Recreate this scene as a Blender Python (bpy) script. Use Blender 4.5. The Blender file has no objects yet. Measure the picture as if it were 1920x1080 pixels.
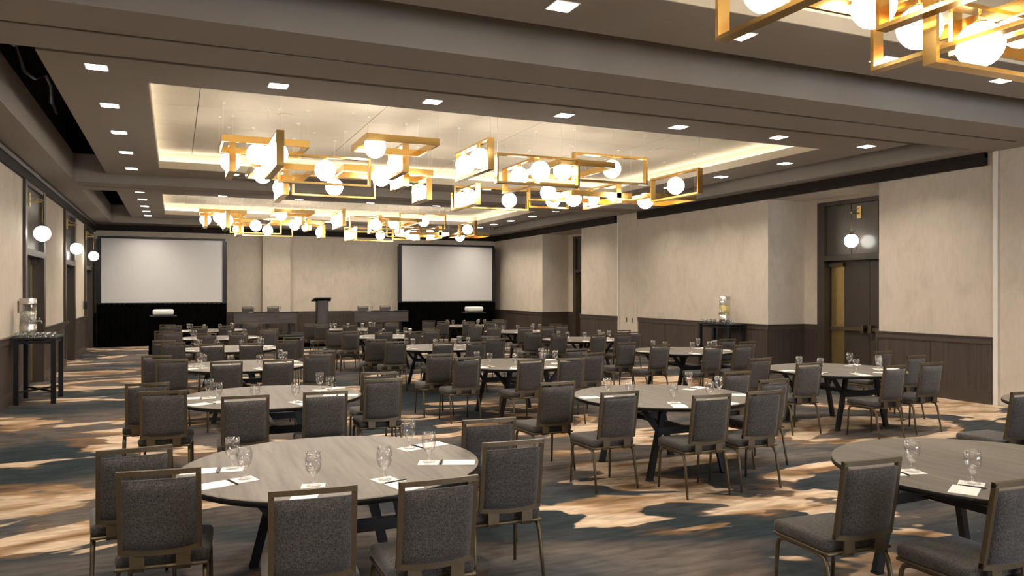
import bpy, bmesh, math, random
from math import sin, cos, pi, radians, atan2, sqrt
from mathutils import Vector, Matrix
random.seed(7)
S = bpy.context.scene
C = S.collection

# ---------------------------------------------------------------- camera, world, exposure
cam = bpy.data.cameras.new('camera'); camo = bpy.data.objects.new('camera', cam); C.objects.link(camo)
camo.location = (0, 0, 1.83); camo.rotation_euler = (pi/2, 0, -0.4131)
cam.sensor_width = 36.0; cam.lens = 36.0*1445.3/1920.0; cam.shift_y = 6.1/1920.0
cam.clip_start = .05; cam.clip_end = 200
S.camera = camo
wd = bpy.data.worlds.new('world'); S.world = wd; wd.use_nodes = True
wd.node_tree.nodes['Background'].inputs[0].default_value = (.78, .87, 1, 1)
wd.node_tree.nodes['Background'].inputs[1].default_value = 13.0
S.view_settings.view_transform = 'Standard'; S.view_settings.look = 'None'
S.view_settings.exposure = 0.33; S.view_settings.gamma = 1.0; S.view_settings.use_curve_mapping = False
GLOBE_E, DOWN_W, STRIP_E, PEND_E = 13.0, 24.0, 14.0, 9.0

# ---------------------------------------------------------------- materials
def new_mat(name):
    m = bpy.data.materials.new(name); m.use_nodes = True
    return m, m.node_tree.nodes, m.node_tree.links, m.node_tree.nodes['Principled BSDF']
def plain(name, col, rough=.6, metal=0., spec=.5, noise=0., nscale=6., bump=0., bscale=80.):
    m, N, L, B = new_mat(name)
    B.inputs['Base Color'].default_value = (*col, 1); B.inputs['Roughness'].default_value = rough
    B.inputs['Metallic'].default_value = metal; B.inputs['Specular IOR Level'].default_value = spec
    tc = N.new('ShaderNodeTexCoord')
    if noise:
        n = N.new('ShaderNodeTexNoise'); n.inputs['Scale'].default_value = nscale; n.inputs['Detail'].default_value = 4
        L.new(tc.outputs['Object'], n.inputs['Vector'])
        r = N.new('ShaderNodeValToRGB'); L.new(n.outputs['Fac'], r.inputs['Fac'])
        r.color_ramp.elements[0].position = .3; r.color_ramp.elements[1].position = .7
        r.color_ramp.elements[0].color = (*[c*(1-noise) for c in col], 1)
        r.color_ramp.elements[1].color = (*[min(1, c*(1+noise)) for c in col], 1)
        L.new(r.outputs['Color'], B.inputs['Base Color'])
    if bump:
        n = N.new('ShaderNodeTexNoise'); n.inputs['Scale'].default_value = bscale
        L.new(tc.outputs['Object'], n.inputs['Vector'])
        b = N.new('ShaderNodeBump'); b.inputs['Strength'].default_value = bump; b.inputs['Distance'].default_value = .01
        L.new(n.outputs['Fac'], b.inputs['Height']); L.new(b.outputs['Normal'], B.inputs['Normal'])
    return m
def emis(name, col, e):
    m, N, L, B = new_mat(name)
    B.inputs['Base Color'].default_value = (.9, .88, .82, 1)
    B.inputs['Emission Color'].default_value = (*col, 1); B.inputs['Emission Strength'].default_value = e
    return m
def ramp_node(N, stops, interp='LINEAR'):
    r = N.new('ShaderNodeValToRGB'); cr = r.color_ramp; cr.interpolation = interp
    while len(cr.elements) < len(stops): cr.elements.new(.5)
    for e, (p, c) in zip(cr.elements, stops): e.position = p; e.color = (*c, 1)
    return r
def grainy(name, stops, vscale, rough=.5, bump=.0, rnd=True, spec=.4, nscale=1.):
    """streaky grain: noise squeezed along one axis (vscale = per-axis scale)"""
    m, N, L, B = new_mat(name)
    tc = N.new('ShaderNodeTexCoord'); mp = N.new('ShaderNodeMapping'); mp.inputs['Scale'].default_value = vscale
    L.new(tc.outputs['Object'], mp.inputs['Vector'])
    if rnd:
        oi = N.new('ShaderNodeObjectInfo'); mu = N.new('ShaderNodeMath'); mu.operation = 'MULTIPLY'; mu.inputs[1].default_value = 37
        L.new(oi.outputs['Random'], mu.inputs[0]); L.new(mu.outputs[0], mp.inputs['Location'])
    n = N.new('ShaderNodeTexNoise'); n.inputs['Scale'].default_value = nscale; n.inputs['Detail'].default_value = 6; n.inputs['Roughness'].default_value = .6
    n.inputs['Distortion'].default_value = .4
    L.new(mp.outputs[0], n.inputs['Vector'])
    r = ramp_node(N, stops); L.new(n.outputs['Fac'], r.inputs['Fac']); L.new(r.outputs['Color'], B.inputs['Base Color'])
    B.inputs['Roughness'].default_value = rough; B.inputs['Specular IOR Level'].default_value = spec
    if bump:
        b = N.new('ShaderNodeBump'); b.inputs['Strength'].default_value = bump; b.inputs['Distance'].default_value = .004
        L.new(n.outputs['Fac'], b.inputs['Height']); L.new(b.outputs['Normal'], B.inputs['Normal'])
    return m
def fabric(name, dark, light, scale=260):
    m, N, L, B = new_mat(name)
    tc = N.new('ShaderNodeTexCoord')
    mp = N.new('ShaderNodeMapping'); mp.inputs['Scale'].default_value = (.22, 1, 1.5); L.new(tc.outputs['Object'], mp.inputs['Vector'])
    n = N.new('ShaderNodeTexNoise'); n.inputs['Scale'].default_value = scale; n.inputs['Detail'].default_value = 2
    L.new(mp.outputs[0], n.inputs['Vector'])
    mp2 = N.new('ShaderNodeMapping'); mp2.inputs['Scale'].default_value = (1.3, 1, .35); L.new(tc.outputs['Object'], mp2.inputs['Vector'])
    n2 = N.new('ShaderNodeTexNoise'); n2.inputs['Scale'].default_value = scale*.8; L.new(mp2.outputs[0], n2.inputs['Vector'])
    ad = N.new('ShaderNodeMath'); ad.operation = 'ADD'; L.new(n.outputs['Fac'], ad.inputs[0]); L.new(n2.outputs['Fac'], ad.inputs[1])
    hf = N.new('ShaderNodeMath'); hf.operation = 'MULTIPLY'; hf.inputs[1].default_value = .5; L.new(ad.outputs[0], hf.inputs[0])
    r = ramp_node(N, [(.36, dark), (.64, light)]); L.new(hf.outputs[0], r.inputs['Fac'])
    L.new(r.outputs['Color'], B.inputs['Base Color']); B.inputs['Roughness'].default_value = .9
    B.inputs['Specular IOR Level'].default_value = .2
    B.inputs['Sheen Weight'].default_value = .15
    b = N.new('ShaderNodeBump'); b.inputs['Strength'].default_value = .5; b.inputs['Distance'].default_value = .002
    L.new(hf.outputs[0], b.inputs['Height']); L.new(b.outputs['Normal'], B.inputs['Normal'])
    return m
def glassy(name, tint=(1, 1, 1), gloss=.06):
    """thin clear glass: mostly see-through with a fresnel sheen"""
    m, N, L, B = new_mat(name); N.remove(B)
    o = N['Material Output']; t = N.new('ShaderNodeBsdfTransparent'); t.inputs[0].default_value = (*tint, 1)
    g = N.new('ShaderNodeBsdfGlossy'); g.inputs['Roughness'].default_value = .03
    lw = N.new('ShaderNodeLayerWeight'); lw.inputs[0].default_value = .35
    mm = N.new('ShaderNodeMath'); mm.operation = 'MULTIPLY_ADD'; mm.inputs[1].default_value = .5; mm.inputs[2].default_value = gloss
    L.new(lw.outputs['Facing'], mm.inputs[0])
    mx = N.new('ShaderNodeMixShader'); L.new(mm.outputs[0], mx.inputs[0]); L.new(t.outputs[0], mx.inputs[1]); L.new(g.outputs[0], mx.inputs[2])
    L.new(mx.outputs[0], o.inputs[0]); return m
def carpet_mat():
    m, N, L, B = new_mat('carpet')
    tc = N.new('ShaderNodeTexCoord')
    def noise(scale, vs, loc=(0, 0, 0), det=3., dist=0., rot=0.):
        mp = N.new('ShaderNodeMapping'); mp.inputs['Scale'].default_value = vs; mp.inputs['Location'].default_value = loc
        mp.inputs['Rotation'].default_value = (0, 0, rot)
        L.new(tc.outputs['Object'], mp.inputs['Vector'])
        n = N.new('ShaderNodeTexNoise'); n.inputs['Scale'].default_value = scale; n.inputs['Detail'].default_value = det
        n.inputs['Distortion'].default_value = dist; n.inputs['Roughness'].default_value = .45
        L.new(mp.outputs[0], n.inputs['Vector']); return n
    # ground: slate, brown and blue-grey drifting into each other
    n1 = noise(.5, (.75, 1.1, 1), (3, 1, 0), 5, 1.2, .2)
    base = ramp_node(N, [(.32, (.020, .029, .034)), (.43, (.040, .043, .046)), (.52, (.085, .073, .066)), (.60, (.115, .100, .090)), (.70, (.050, .055, .060))])
    L.new(n1.outputs['Fac'], base.inputs['Fac'])
    # tufting streaks
    n4 = noise(9, (.35, 1.5, 1), (0, 0, 0), 6, .5, .25)
    st = ramp_node(N, [(.3, (.70, .70, .71)), (.7, (1.3, 1.28, 1.25))]); L.new(n4.outputs['Fac'], st.inputs['Fac'])
    # swooping sandy leaves: a coarse shape bitten into by a finer one
    n2 = noise(.34, (.62, 1.0, 1), (14.1, 5.5, 0), 3.0, 3.2, .4)
    n6 = noise(1.3, (.55, 1.3, 1), (2.3, 4.1, 0), 2.0, 1.5, .4)
    cmb = N.new('ShaderNodeMath'); cmb.operation = 'MULTIPLY_ADD'; cmb.inputs[1].default_value = .32
    L.new(n6.outputs['Fac'], cmb.inputs[0]); L.new(n2.outputs['Fac'], cmb.inputs[2])
    # where the woven design gathers into big leaves and where it stays plain
    acc = cmb
    for (bx_, by_, amp) in [(-0.78, 6.57, 0.16), (-1.11, 7.63, 0.08), (-1.35, 12.43, 0.1), (-2.16, 22.04, 0.12), (-1.79, 27.3, 0.12), (-1.19, 16.66, 0.05), (4.08, 6.26, 0.13), (3.83, 6.97, 0.08), (4.31, 5.09, 0.1), (3.72, 4.95, 0.05), (8.44, 7.9, 0.12), (7.74, 6.6, 0.08), (11.28, 8.25, 0.1), (2.88, 5.6, 0.05), (2.93, 10.09, 0.06), (4.45, 9.43, 0.06), (2.75, 4.76, -0.16), (3.74, 4.09, -0.12), (-1.12, 9.01, -0.14), (-1.47, 10.15, -0.08), (5.84, 5.6, -0.08), (3.42, 5.65, -0.02)]:
        mp = N.new('ShaderNodeMapping'); sx_, sy_ = (.75, .55) if by_ < 8 else (1.3, .8)
        mp.inputs['Scale'].default_value = (1/sx_, 1/sy_, 0); mp.inputs['Location'].default_value = (-bx_/sx_, -by_/sy_, 0)
        L.new(tc.outputs['Object'], mp.inputs['Vector'])
        ln = N.new('ShaderNodeVectorMath'); ln.operation = 'LENGTH'; L.new(mp.outputs[0], ln.inputs[0])
        mr = N.new('ShaderNodeMapRange'); mr.interpolation_type = 'SMOOTHSTEP'; mr.inputs['From Min'].default_value = 0; mr.inputs['From Max'].default_value = 1.5
        mr.inputs['To Min'].default_value = amp; mr.inputs['To Max'].default_value = 0; L.new(ln.outputs['Value'], mr.inputs['Value'])
        ad = N.new('ShaderNodeMath'); ad.operation = 'ADD'; L.new(acc.outputs[0], ad.inputs[0]); L.new(mr.outputs[0], ad.inputs[1]); acc = ad
    cmb = acc
    mask = ramp_node(N, [(.727, (0, 0, 0)), (.744, (1, 1, 1))]); L.new(cmb.outputs[0], mask.inputs['Fac'])
    n3 = noise(.9, (.7, 1.3, 1), (1, 5, 0), 5, 1.6)
    sand = ramp_node(N, [(.32, (.15, .085, .040)), (.43, (.33, .215, .125)), (.52, (.52, .405, .300)), (.64, (.47, .355, .250)), (.74, (.27, .16, .075))])
    L.new(n3.outputs['Fac'], sand.inputs['Fac'])
    mx = N.new('ShaderNodeMix'); mx.data_type = 'RGBA'
    L.new(mask.outputs['Color'], mx.inputs['Factor']); L.new(base.outputs['Color'], mx.inputs['A']); L.new(sand.outputs['Color'], mx.inputs['B'])
    rust = ramp_node(N, [(.672, (0, 0, 0)), (.722, (.8, .8, .8)), (.739, (0, 0, 0))]); L.new(cmb.outputs[0], rust.inputs['Fac'])
    n5 = noise(.7, (1, 1, 1), (9, 9, 0), 3); gate = ramp_node(N, [(.5, (0, 0, 0)), (.6, (1, 1, 1))]); L.new(n5.outputs['Fac'], gate.inputs['Fac'])
    gm = N.new('ShaderNodeMath'); gm.operation = 'MULTIPLY'; L.new(rust.outputs['Color'], gm.inputs[0]); L.new(gate.outputs['Color'], gm.inputs[1])
    mx2 = N.new('ShaderNodeMix'); mx2.data_type = 'RGBA'; mx2.inputs['B'].default_value = (.20, .11, .05, 1)
    L.new(gm.outputs[0], mx2.inputs['Factor']); L.new(mx.outputs['Result'], mx2.inputs['A'])
    ml = N.new('ShaderNodeMix'); ml.data_type = 'RGBA'; ml.blend_type = 'MULTIPLY'; ml.inputs['Factor'].default_value = 1
    L.new(mx2.outputs['Result'], ml.inputs['A']); L.new(st.outputs['Color'], ml.inputs['B'])
    L.new(ml.outputs['Result'], B.inputs['Base Color']); B.inputs['Roughness'].default_value = .95; B.inputs['Specular IOR Level'].default_value = .1
    nb = noise(220, (1, 1, 1)); b = N.new('ShaderNodeBump'); b.inputs['Strength'].default_value = .4; b.inputs['Distance'].default_value = .006
    L.new(nb.outputs['Fac'], b.inputs['Height']); L.new(b.outputs['Normal'], B.inputs['Normal'])
    return m
def wallpaper():
    m, N, L, B = new_mat('wallpaper')
    tc = N.new('ShaderNodeTexCoord'); mp = N.new('ShaderNodeMapping'); mp.inputs['Scale'].default_value = (1.8, 1.8, 1.2)
    L.new(tc.outputs['Object'], mp.inputs['Vector'])
    n = N.new('ShaderNodeTexNoise'); n.inputs['Scale'].default_value = 1.5; n.inputs['Detail'].default_value = 7; n.inputs['Roughness'].default_value = .62; n.inputs['Distortion'].default_value = .7
    L.new(mp.outputs[0], n.inputs['Vector'])
    r = ramp_node(N, [(.30, (.49, .43, .355)), (.48, (.55, .485, .405)), (.60, (.575, .50, .42)), (.75, (.61, .54, .46))]); L.new(n.outputs['Fac'], r.inputs['Fac'])
    mp2 = N.new('ShaderNodeMapping'); mp2.inputs['Scale'].default_value = (22, 22, 5); L.new(tc.outputs['Object'], mp2.inputs['Vector'])
    n2 = N.new('ShaderNodeTexNoise'); n2.inputs['Scale'].default_value = 1; n2.inputs['Detail'].default_value = 3; L.new(mp2.outputs[0], n2.inputs['Vector'])
    r2 = ramp_node(N, [(.3, (.96, .96, .95)), (.7, (1.03, 1.03, 1.03))]); L.new(n2.outputs['Fac'], r2.inputs['Fac'])
    ml = N.new('ShaderNodeMix'); ml.data_type = 'RGBA'; ml.blend_type = 'MULTIPLY'; ml.inputs['Factor'].default_value = 1
    L.new(r.outputs['Color'], ml.inputs['A']); L.new(r2.outputs['Color'], ml.inputs['B']); L.new(ml.outputs['Result'], B.inputs['Base Color'])
    B.inputs['Roughness'].default_value = .75; B.inputs['Specular IOR Level'].default_value = .25
    return m
M = {}
M['carpet'] = carpet_mat()
M['wall'] = wallpaper()
M['wainscot'] = grainy('wainscot_wood', [(.3, (.040, .029, .024)), (.7, (.075, .056, .047))], (22, 22, .9), .5, .15)
M['rail'] = plain('brown_paint', (.060, .045, .036), .42, noise=.08)
M['crown'] = plain('dark_crown_paint', (.020, .0145, .0115), .65, spec=.15, noise=.08)
M['soffit'] = plain('taupe_ceiling_paint', (.29, .256, .222), .85, noise=.03, nscale=2)
M['cream'] = plain('cream_ceiling_paint', (.52, .465, .375), .8, noise=.03, nscale=3)
M['void'] = plain('black_plenum', (.006, .006, .006), .9, noise=.2)
M['gold'] = plain('brushed_gold', (.70, .455, .16), .2, 1.0, noise=.04, nscale=20)
M['globe'] = emis('lit_globe', (1, .95, .86), GLOBE_E)
M['pend'] = emis('lit_pendant', (1, .95, .86), PEND_E)
M['down'] = emis('lit_downlight', (1, .94, .85), 14)
M['strip'] = emis('cove_led', (1, .89, .71), STRIP_E)
M['fabric'] = fabric('grey_weave', (.018, .016, .0155), (.108, .099, .095))
M['bronze'] = plain('bronze_metal', (.125, .096, .058), .38, .55, noise=.08, nscale=30)
M['laminate'] = grainy('taupe_laminate', [(.28, (.10, .084, .070)), (.5, (.15, .128, .108)), (.72, (.20, .174, .148))], (16, 1.2, 16), .45, 0, True, .3)
M['black'] = plain('black_metal', (.006, .006, .007), .45, .1, noise=.2, nscale=20)
M['paper'] = plain('white_paper', (.86, .84, .80), .8, noise=.02, nscale=40)
M['pen'] = plain('black_pen', (.012, .012, .014), .3, noise=.1)
M['glass'] = glassy('clear_glass')
M['glass2'] = glassy('tumbler_glass', (.93, .95, .95), .16)
M['steel'] = plain('brushed_steel', (.55, .53, .50), .28, .9, noise=.06, nscale=40)
M['screen'] = plain('screen_white', (.60, .59, .585), .6, noise=.01, nscale=2)
M['drape'] = plain('black_drape', (.0025, .0025, .0025), .95, spec=.0, noise=.3, nscale=3)
M['stage'] = plain('stage_carpet', (.02, .018, .017), .95, noise=.3, nscale=30)
M['greywood'] = grainy('grey_wood', [(.3, (.06, .052, .050)), (.7, (.135, .118, .112))], (1.2, 14, 14), .5, .1)
M['greywood_v'] = grainy('grey_wood_upright', [(.3, (.06, .052, .050)), (.7, (.125, .11, .105))], (16, 16, 1.2), .5, .1)
M['plastic'] = plain('white_plastic', (.80, .79, .75), .4, noise=.02)
M['door'] = plain('door_brown', (.050, .040, .032), .35, noise=.06)
M['doorgloss'] = plain('door_panel_gloss', (.062, .052, .042), .22, spec=.6, noise=.05)
M['brass'] = plain('door_brass', (.62, .47, .20), .3, .9, noise=.06, nscale=12)
M['strip_white'] = plain('white_track', (.72, .69, .63), .4, noise=.03)
M['marble'] = grainy('citrus_water', [(.42, (.62, .60, .52)), (.5, (.30, .29, .24)), (.58, (.70, .68, .60))], (9, 9, 9), .15, 0, False)
M['lemon'] = plain('lemon_water', (.80, .66, .22), .3, noise=.15, nscale=30)

# ---------------------------------------------------------------- mesh helpers
class MB:
    def __init__(s): s.v = []; s.f = []; s.sm = []
    def add(s, vs, fs, smooth=False):
        o = len(s.v); s.v += [tuple(v) for v in vs]
        for f in fs: s.f.append(tuple(i+o for i in f)); s.sm.append(smooth)
        return s
    def box(s, x0, x1, y0, y1, z0, z1):
        x0, x1 = min(x0, x1), max(x0, x1); y0, y1 = min(y0, y1), max(y0, y1); z0, z1 = min(z0, z1), max(z0, z1)
        return s.add([(x, y, z) for z in (z0, z1) for y in (y0, y1) for x in (x0, x1)],
                     [(0, 2, 3, 1), (4, 5, 7, 6), (0, 1, 5, 4), (2, 6, 7, 3), (0, 4, 6, 2), (1, 3, 7, 5)])
    def beam(s, p, q, w, h, up=(0, 0, 1)):
        p, q = Vector(p), Vector(q); d = (q-p).normalized(); up = Vector(up)
        if abs(d.dot(up)) > .98: up = Vector((0, 1, 0))
        a = d.cross(up).normalized()*w/2; b = a.cross(d).normalized()*h/2
        vs = [e+sa*a+sb*b for e in (p, q) for sa, sb in ((-1, -1), (1, -1), (1, 1), (-1, 1))]
        return s.add(vs, [(3, 2, 1, 0), (4, 5, 6, 7), (0, 1, 5, 4), (1, 2, 6, 5), (2, 3, 7, 6), (3, 0, 4, 7)])
    def tube(s, pts, r, n=8, caps=True):
        pts = [Vector(p) for p in pts]; rs = r if isinstance(r, (list, tuple)) else [r]*len(pts)
        vs = []; ref = None
        for i, p in enumerate(pts):
            d = ((pts[min(i+1, len(pts)-1)]-pts[max(i-1, 0)])).normalized()
            if ref is None: ref = Vector((0, 0, 1)) if abs(d.z) < .9 else Vector((1, 0, 0))
            a = d.cross(ref).normalized(); b = a.cross(d).normalized(); ref = b
            for k in range(n):
                t = 2*pi*k/n; vs.append(p+rs[i]*(cos(t)*a+sin(t)*b))
        fs = [(i*n+k, i*n+(k+1) % n, (i+1)*n+(k+1) % n, (i+1)*n+k) for i in range(len(pts)-1) for k in range(n)]
        s.add(vs, fs, True)
        if caps:
            o = len(s.v)-len(vs)
            s.f.append(tuple(o+k for k in range(n))[::-1]); s.sm.append(False)
            s.f.append(tuple(o+(len(pts)-1)*n+k for k in range(n))); s.sm.append(False)
        return s
    def lathe(s, prof, n=20, c=(0, 0, 0), smooth=True):
        vs = []; 
        for r, z in prof:
            for k in range(n):
                t = 2*pi*k/n; vs.append((c[0]+r*cos(t), c[1]+r*sin(t), c[2]+z))
        fs = [(i*n+k, i*n+(k+1) % n, (i+1)*n+(k+1) % n, (i+1)*n+k) for i in range(len(prof)-1) for k in range(n)]
        return s.add(vs, fs, smooth)
    def rbox(s, cx, cy, cz, sx, sy, sz, bev, seg=3, mat=None):
        bm = bmesh.new(); bmesh.ops.create_cube(bm, size=1)
        bmesh.ops.scale(bm, vec=(sx, sy, sz), verts=bm.verts)
        bmesh.ops.bevel(bm, geom=bm.edges[:], offset=bev, segments=seg, profile=.5, affect='EDGES')
        M4 = (Matrix.Translation((cx, cy, cz)) @ mat) if mat else Matrix.Translation((cx, cy, cz))
        bm.verts.index_update()
        s.add([M4 @ v.co for v in bm.verts], [[v.index for v in f.verts] for f in bm.faces], True)
        bm.free(); return s
    def mesh(s, name, m):
        me = bpy.data.meshes.new(name); me.from_pydata(s.v, [], s.f)
        me.polygons.foreach_set('use_smooth', s.sm); me.materials.append(M[m] if isinstance(m, str) else m); me.update()
        return me
def obj(name, me, parent=None, loc=(0, 0, 0), rz=0.):
    o = bpy.data.objects.new(name, me); C.objects.link(o); o.location = loc
    if rz: o.rotation_euler.z = rz
    if parent: o.parent = parent
    return o
def tag(o, label, cat, group=None, kind=None):
    o['label'] = label; o['category'] = cat
    if group: o['group'] = group
    if kind: o['kind'] = kind
    return o
def thing(name, label, cat, loc=(0, 0, 0), rz=0., group=None, kind=None):
    return tag(obj(name, None, None, loc, rz), label, cat, group, kind)
def B(*a): return MB().box(*a)
def arc(c, r, a0, a1, n, f): return [f(c[0]+r*cos(a0+(a1-a0)*i/n), c[1]+r*sin(a0+(a1-a0)*i/n)) for i in range(n+1)]

# ---------------------------------------------------------------- the room
XL, XR, YB, YF = -2.46, 12.10, -5.0, 29.35
ZB, ZS, ZC, ZV, ZT = 4.08, 4.26, 4.62, 4.66, 5.4
RAIL = 1.09
floor = obj('floor', B(XL-.4, 13.5, YB-.2, YF+.2, -.1, 0).mesh('floor', 'carpet'))
tag(floor, 'slate and brown carpet with swooping sandy leaf shapes', 'carpet', kind='structure')

def wainscot(parent, axis, fixed, sgn, a0, a1, step=1.22):
    """panels, cap rail, baseboard along a wall; axis 'y' -> plane x=fixed, room side sgn"""
    n = max(1, round((a1-a0)/step)); w = (a1-a0)/n
    def bx(mb, d0, d1, b0, b1, z0, z1):
        if axis == 'y': mb.box(fixed+sgn*d0, fixed+sgn*d1, b0, b1, z0, z1)
        else: mb.box(b0, b1, fixed+sgn*d0, fixed+sgn*d1, z0, z1)
        return mb
    for i in range(n):
        obj('wainscot_panel', bx(MB(), .0, .03, a0+i*w+.004, a0+(i+1)*w-.004, .2, RAIL-.12).mesh('wainscot_panel', 'wainscot'), parent)
    r = MB(); bx(r, 0, .045, a0, a1, RAIL-.12, RAIL-.02); bx(r, 0, .06, a0, a1, RAIL-.02, RAIL)
    obj('chair_rail', r.mesh('chair_rail', 'rail'), parent)
    b = MB(); bx(b, 0, .05, a0, a1, 0, .17); bx(b, 0, .035, a0, a1, .17, .2)
    obj('baseboard', b.mesh('baseboard', 'rail'), parent)

# left wall with three door bays
bays = [(16.0, 18.3), (21.5, 23.6), (26.2, 28.4)]
wl = tag(obj('wall_left', None), 'left wall in cream wallpaper over dark wood wainscot', 'wall', kind='structure')
mb = B(XL-.45, XL-.32, YB, YF, 0, ZT)
edges = [YB]+[e for b in bays for e in b]+[YF]
for i in range(0, len(edges), 2): mb.box(XL-.32, XL, edges[i], edges[i+1], 0, ZB+.1)
for b in bays: mb.box(XL-.32, XL-.05, b[0], b[1], 3.85, ZB+.1)
obj('plaster', mb.mesh('plaster', 'wall'), wl)
for i in range(0, len(edges), 2): wainscot(wl, 'y', XL, 1, edges[i], edges[i+1])

# right wall with two door alcoves and two bare airwall pockets
wr = tag(obj('wall_right', None), 'right wall in cream wallpaper with recessed door alcoves', 'wall', kind='structure')
alc = [(10.47, 13.42), (22.0, 24.89)]; XA = 13.15
mb = B(XA+.3, XA+.5, YB, YF, 0, ZT)
for a, b in ((12.98, 13.42), (24.44, 24.89)): mb.box(XA, XA+.3, a, b, 0, 3.78)
for a, b in alc: mb.box(XA, XA+.3, a, b, 3.78, ZB+.1)
for a, b in ((YB, 10.47), (13.42, 22.0), (24.89, YF)): mb.box(XR, XA, a, b, 0, ZB+.1)
for a, b in alc: mb.box(XR, XA, a, b, 3.87, ZB+.1)
obj('plaster', mb.mesh('plaster', 'wall'), wr)
for a, b in ((YB, 6.9), (8.27, 10.47), (13.42, 18.62), (19.72, 22.0), (24.89, YF)): wainscot(wr, 'y', XR, -1, a, b)
for k, (a, b) in enumerate(alc):
    wainscot(wr, 'x', b, -1, XR-.045, XA, 1.2)
    wainscot(wr, 'x', a, 1, XR-.045, XA, 1.2)
    wainscot(wr, 'y', XA, -1, b-.44, b, 1.2)
obj('pocket_track', B(XR-.03, XR+.01, 8.19, 8.26, 0, ZB).mesh('pocket_track', 'strip_white'), wr)
obj('pocket_track', B(XR-.03, XR+.01, 19.68, 19.74, 0, ZB).mesh('pocket_track', 'strip_white'), wr)
obj('pocket_panel', B(XR-.012, XR, 18.70, 19.64, .02, ZB).mesh('pocket_panel', 'wall'), wr)
obj('pocket_panel', B(XR-.012, XR, 6.95, 8.16, .02, ZB).mesh('pocket_panel', 'wall'), wr)
for y in (18.95, 19.25): obj('finger_pull', B(XR-.02, XR-.01, y-.02, y+.02, .93, 1.06).mesh('finger_pull', 'black'), wr)
# far and rear walls
wf = tag(obj('wall_far', None), 'far wall in cream wallpaper behind the stage', 'wall', kind='structure')
obj('plaster', B(XL-.4, 13.5, YF, YF+.2, 0, ZT).mesh('plaster', 'wall'), wf)
obj('pilaster', B(2.92, 3.9, YF-.28, YF, 0, ZB+.1).mesh('pilaster', 'wall'), wf)
wainscot(wf, 'x', YF, -1, XL, 2.92); wainscot(wf, 'x', YF, -1, 3.9, XR); wainscot(wf, 'x', YF-.28, -1, 2.92, 3.9)
obj('outlet', B(3.98, 4.06, YF-.045, YF-.02, .55, .68).mesh('outlet', 'black'), wf)
wb = tag(obj('wall_near', None), 'rear wall behind the camera with tall windows added for cool light', 'wall', kind='structure')
mb = MB(); added_wins = [(4.6, 7.2), (8.0, 10.6)]  # unseen windows, added to let cool sky light onto the near chair backs
xs = [XL-.4]+[e for w in added_wins for e in w]+[13.5]
for i in range(0, len(xs), 2): mb.box(xs[i], xs[i+1], YB-.2, YB, 0, ZT)
for w in added_wins: mb.box(w[0], w[1], YB-.2, YB, 0, .7); mb.box(w[0], w[1], YB-.2, YB, 3.5, ZT)
obj('plaster', mb.mesh('plaster', 'wall'), wb)
for k, w in enumerate(added_wins):
    wn = tag(obj('window_%d' % (k+1), None), ['left', 'right'][k]+' tall window added out of view in the rear wall for cool light', 'window', kind='structure')
    f = MB()
    for x in (w[0]+.03, (w[0]+w[1])/2, w[1]-.03): f.box(x-.03, x+.03, YB-.15, YB-.05, .7, 3.5)
    for z in (.73, 3.47): f.box(w[0], w[1], YB-.15, YB-.05, z-.03, z+.03)
    obj('window_frame', f.mesh('window_frame', 'rail'), wn)
    for x0, x1 in ((w[0]+.06, (w[0]+w[1])/2-.03), ((w[0]+w[1])/2+.03, w[1]-.06)):
        obj('pane', B(x0, x1, YB-.11, YB-.10, .76, 3.44).mesh('pane', 'glass'), wn)
    pl = bpy.data.lights.new('daylight_portal', 'AREA'); pl.shape = 'RECTANGLE'; pl.size = w[1]-w[0]; pl.size_y = 2.8; pl.cycles.is_portal = True
    po = obj('daylight_portal', pl, wn, ((w[0]+w[1])/2, YB-.25, 2.1)); po.rotation_euler = (pi/2, 0, 0)

# crown mouldings
def crown(name, label, *boxes):
    m_ = MB()
    for b in boxes: m_.box(*b)
    return tag(obj(name, m_.mesh(name, 'crown')), label, 'crown moulding', kind='structure')
cl = crown('trim_1', 'dark crown moulding along the left wall', (XL, XL+.05, YB, YF, 3.83, ZB))
mb = MB().tube([(XL+.075, YB, 4.02), (XL+.075, YF, 4.02)], .035, 10)
obj('rounded_bead', mb.mesh('rounded_bead', 'rail'), cl)
crown('trim_2', 'dark crown moulding along the right wall', (XR-.08, XR, YB, 6.9, 3.87, ZB), (XR-.08, XR, 8.36, 18.58, 3.87, ZB), (XR-.08, XR, 19.8, YF, 3.87, ZB),
      (XR-.1, XR, 8.36, 18.58, 4.0, ZB), (XR-.1, XR, 19.8, YF, 4.0, ZB))
crown('trim_3', 'dark crown moulding along the far wall', (XL, XR, YF-.08, YF, 3.88, ZB), (XL, XR, YF-.11, YF, 4.0, ZB), (2.90, 3.92, YF-.34, YF-.28, 3.88, ZB))

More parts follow.
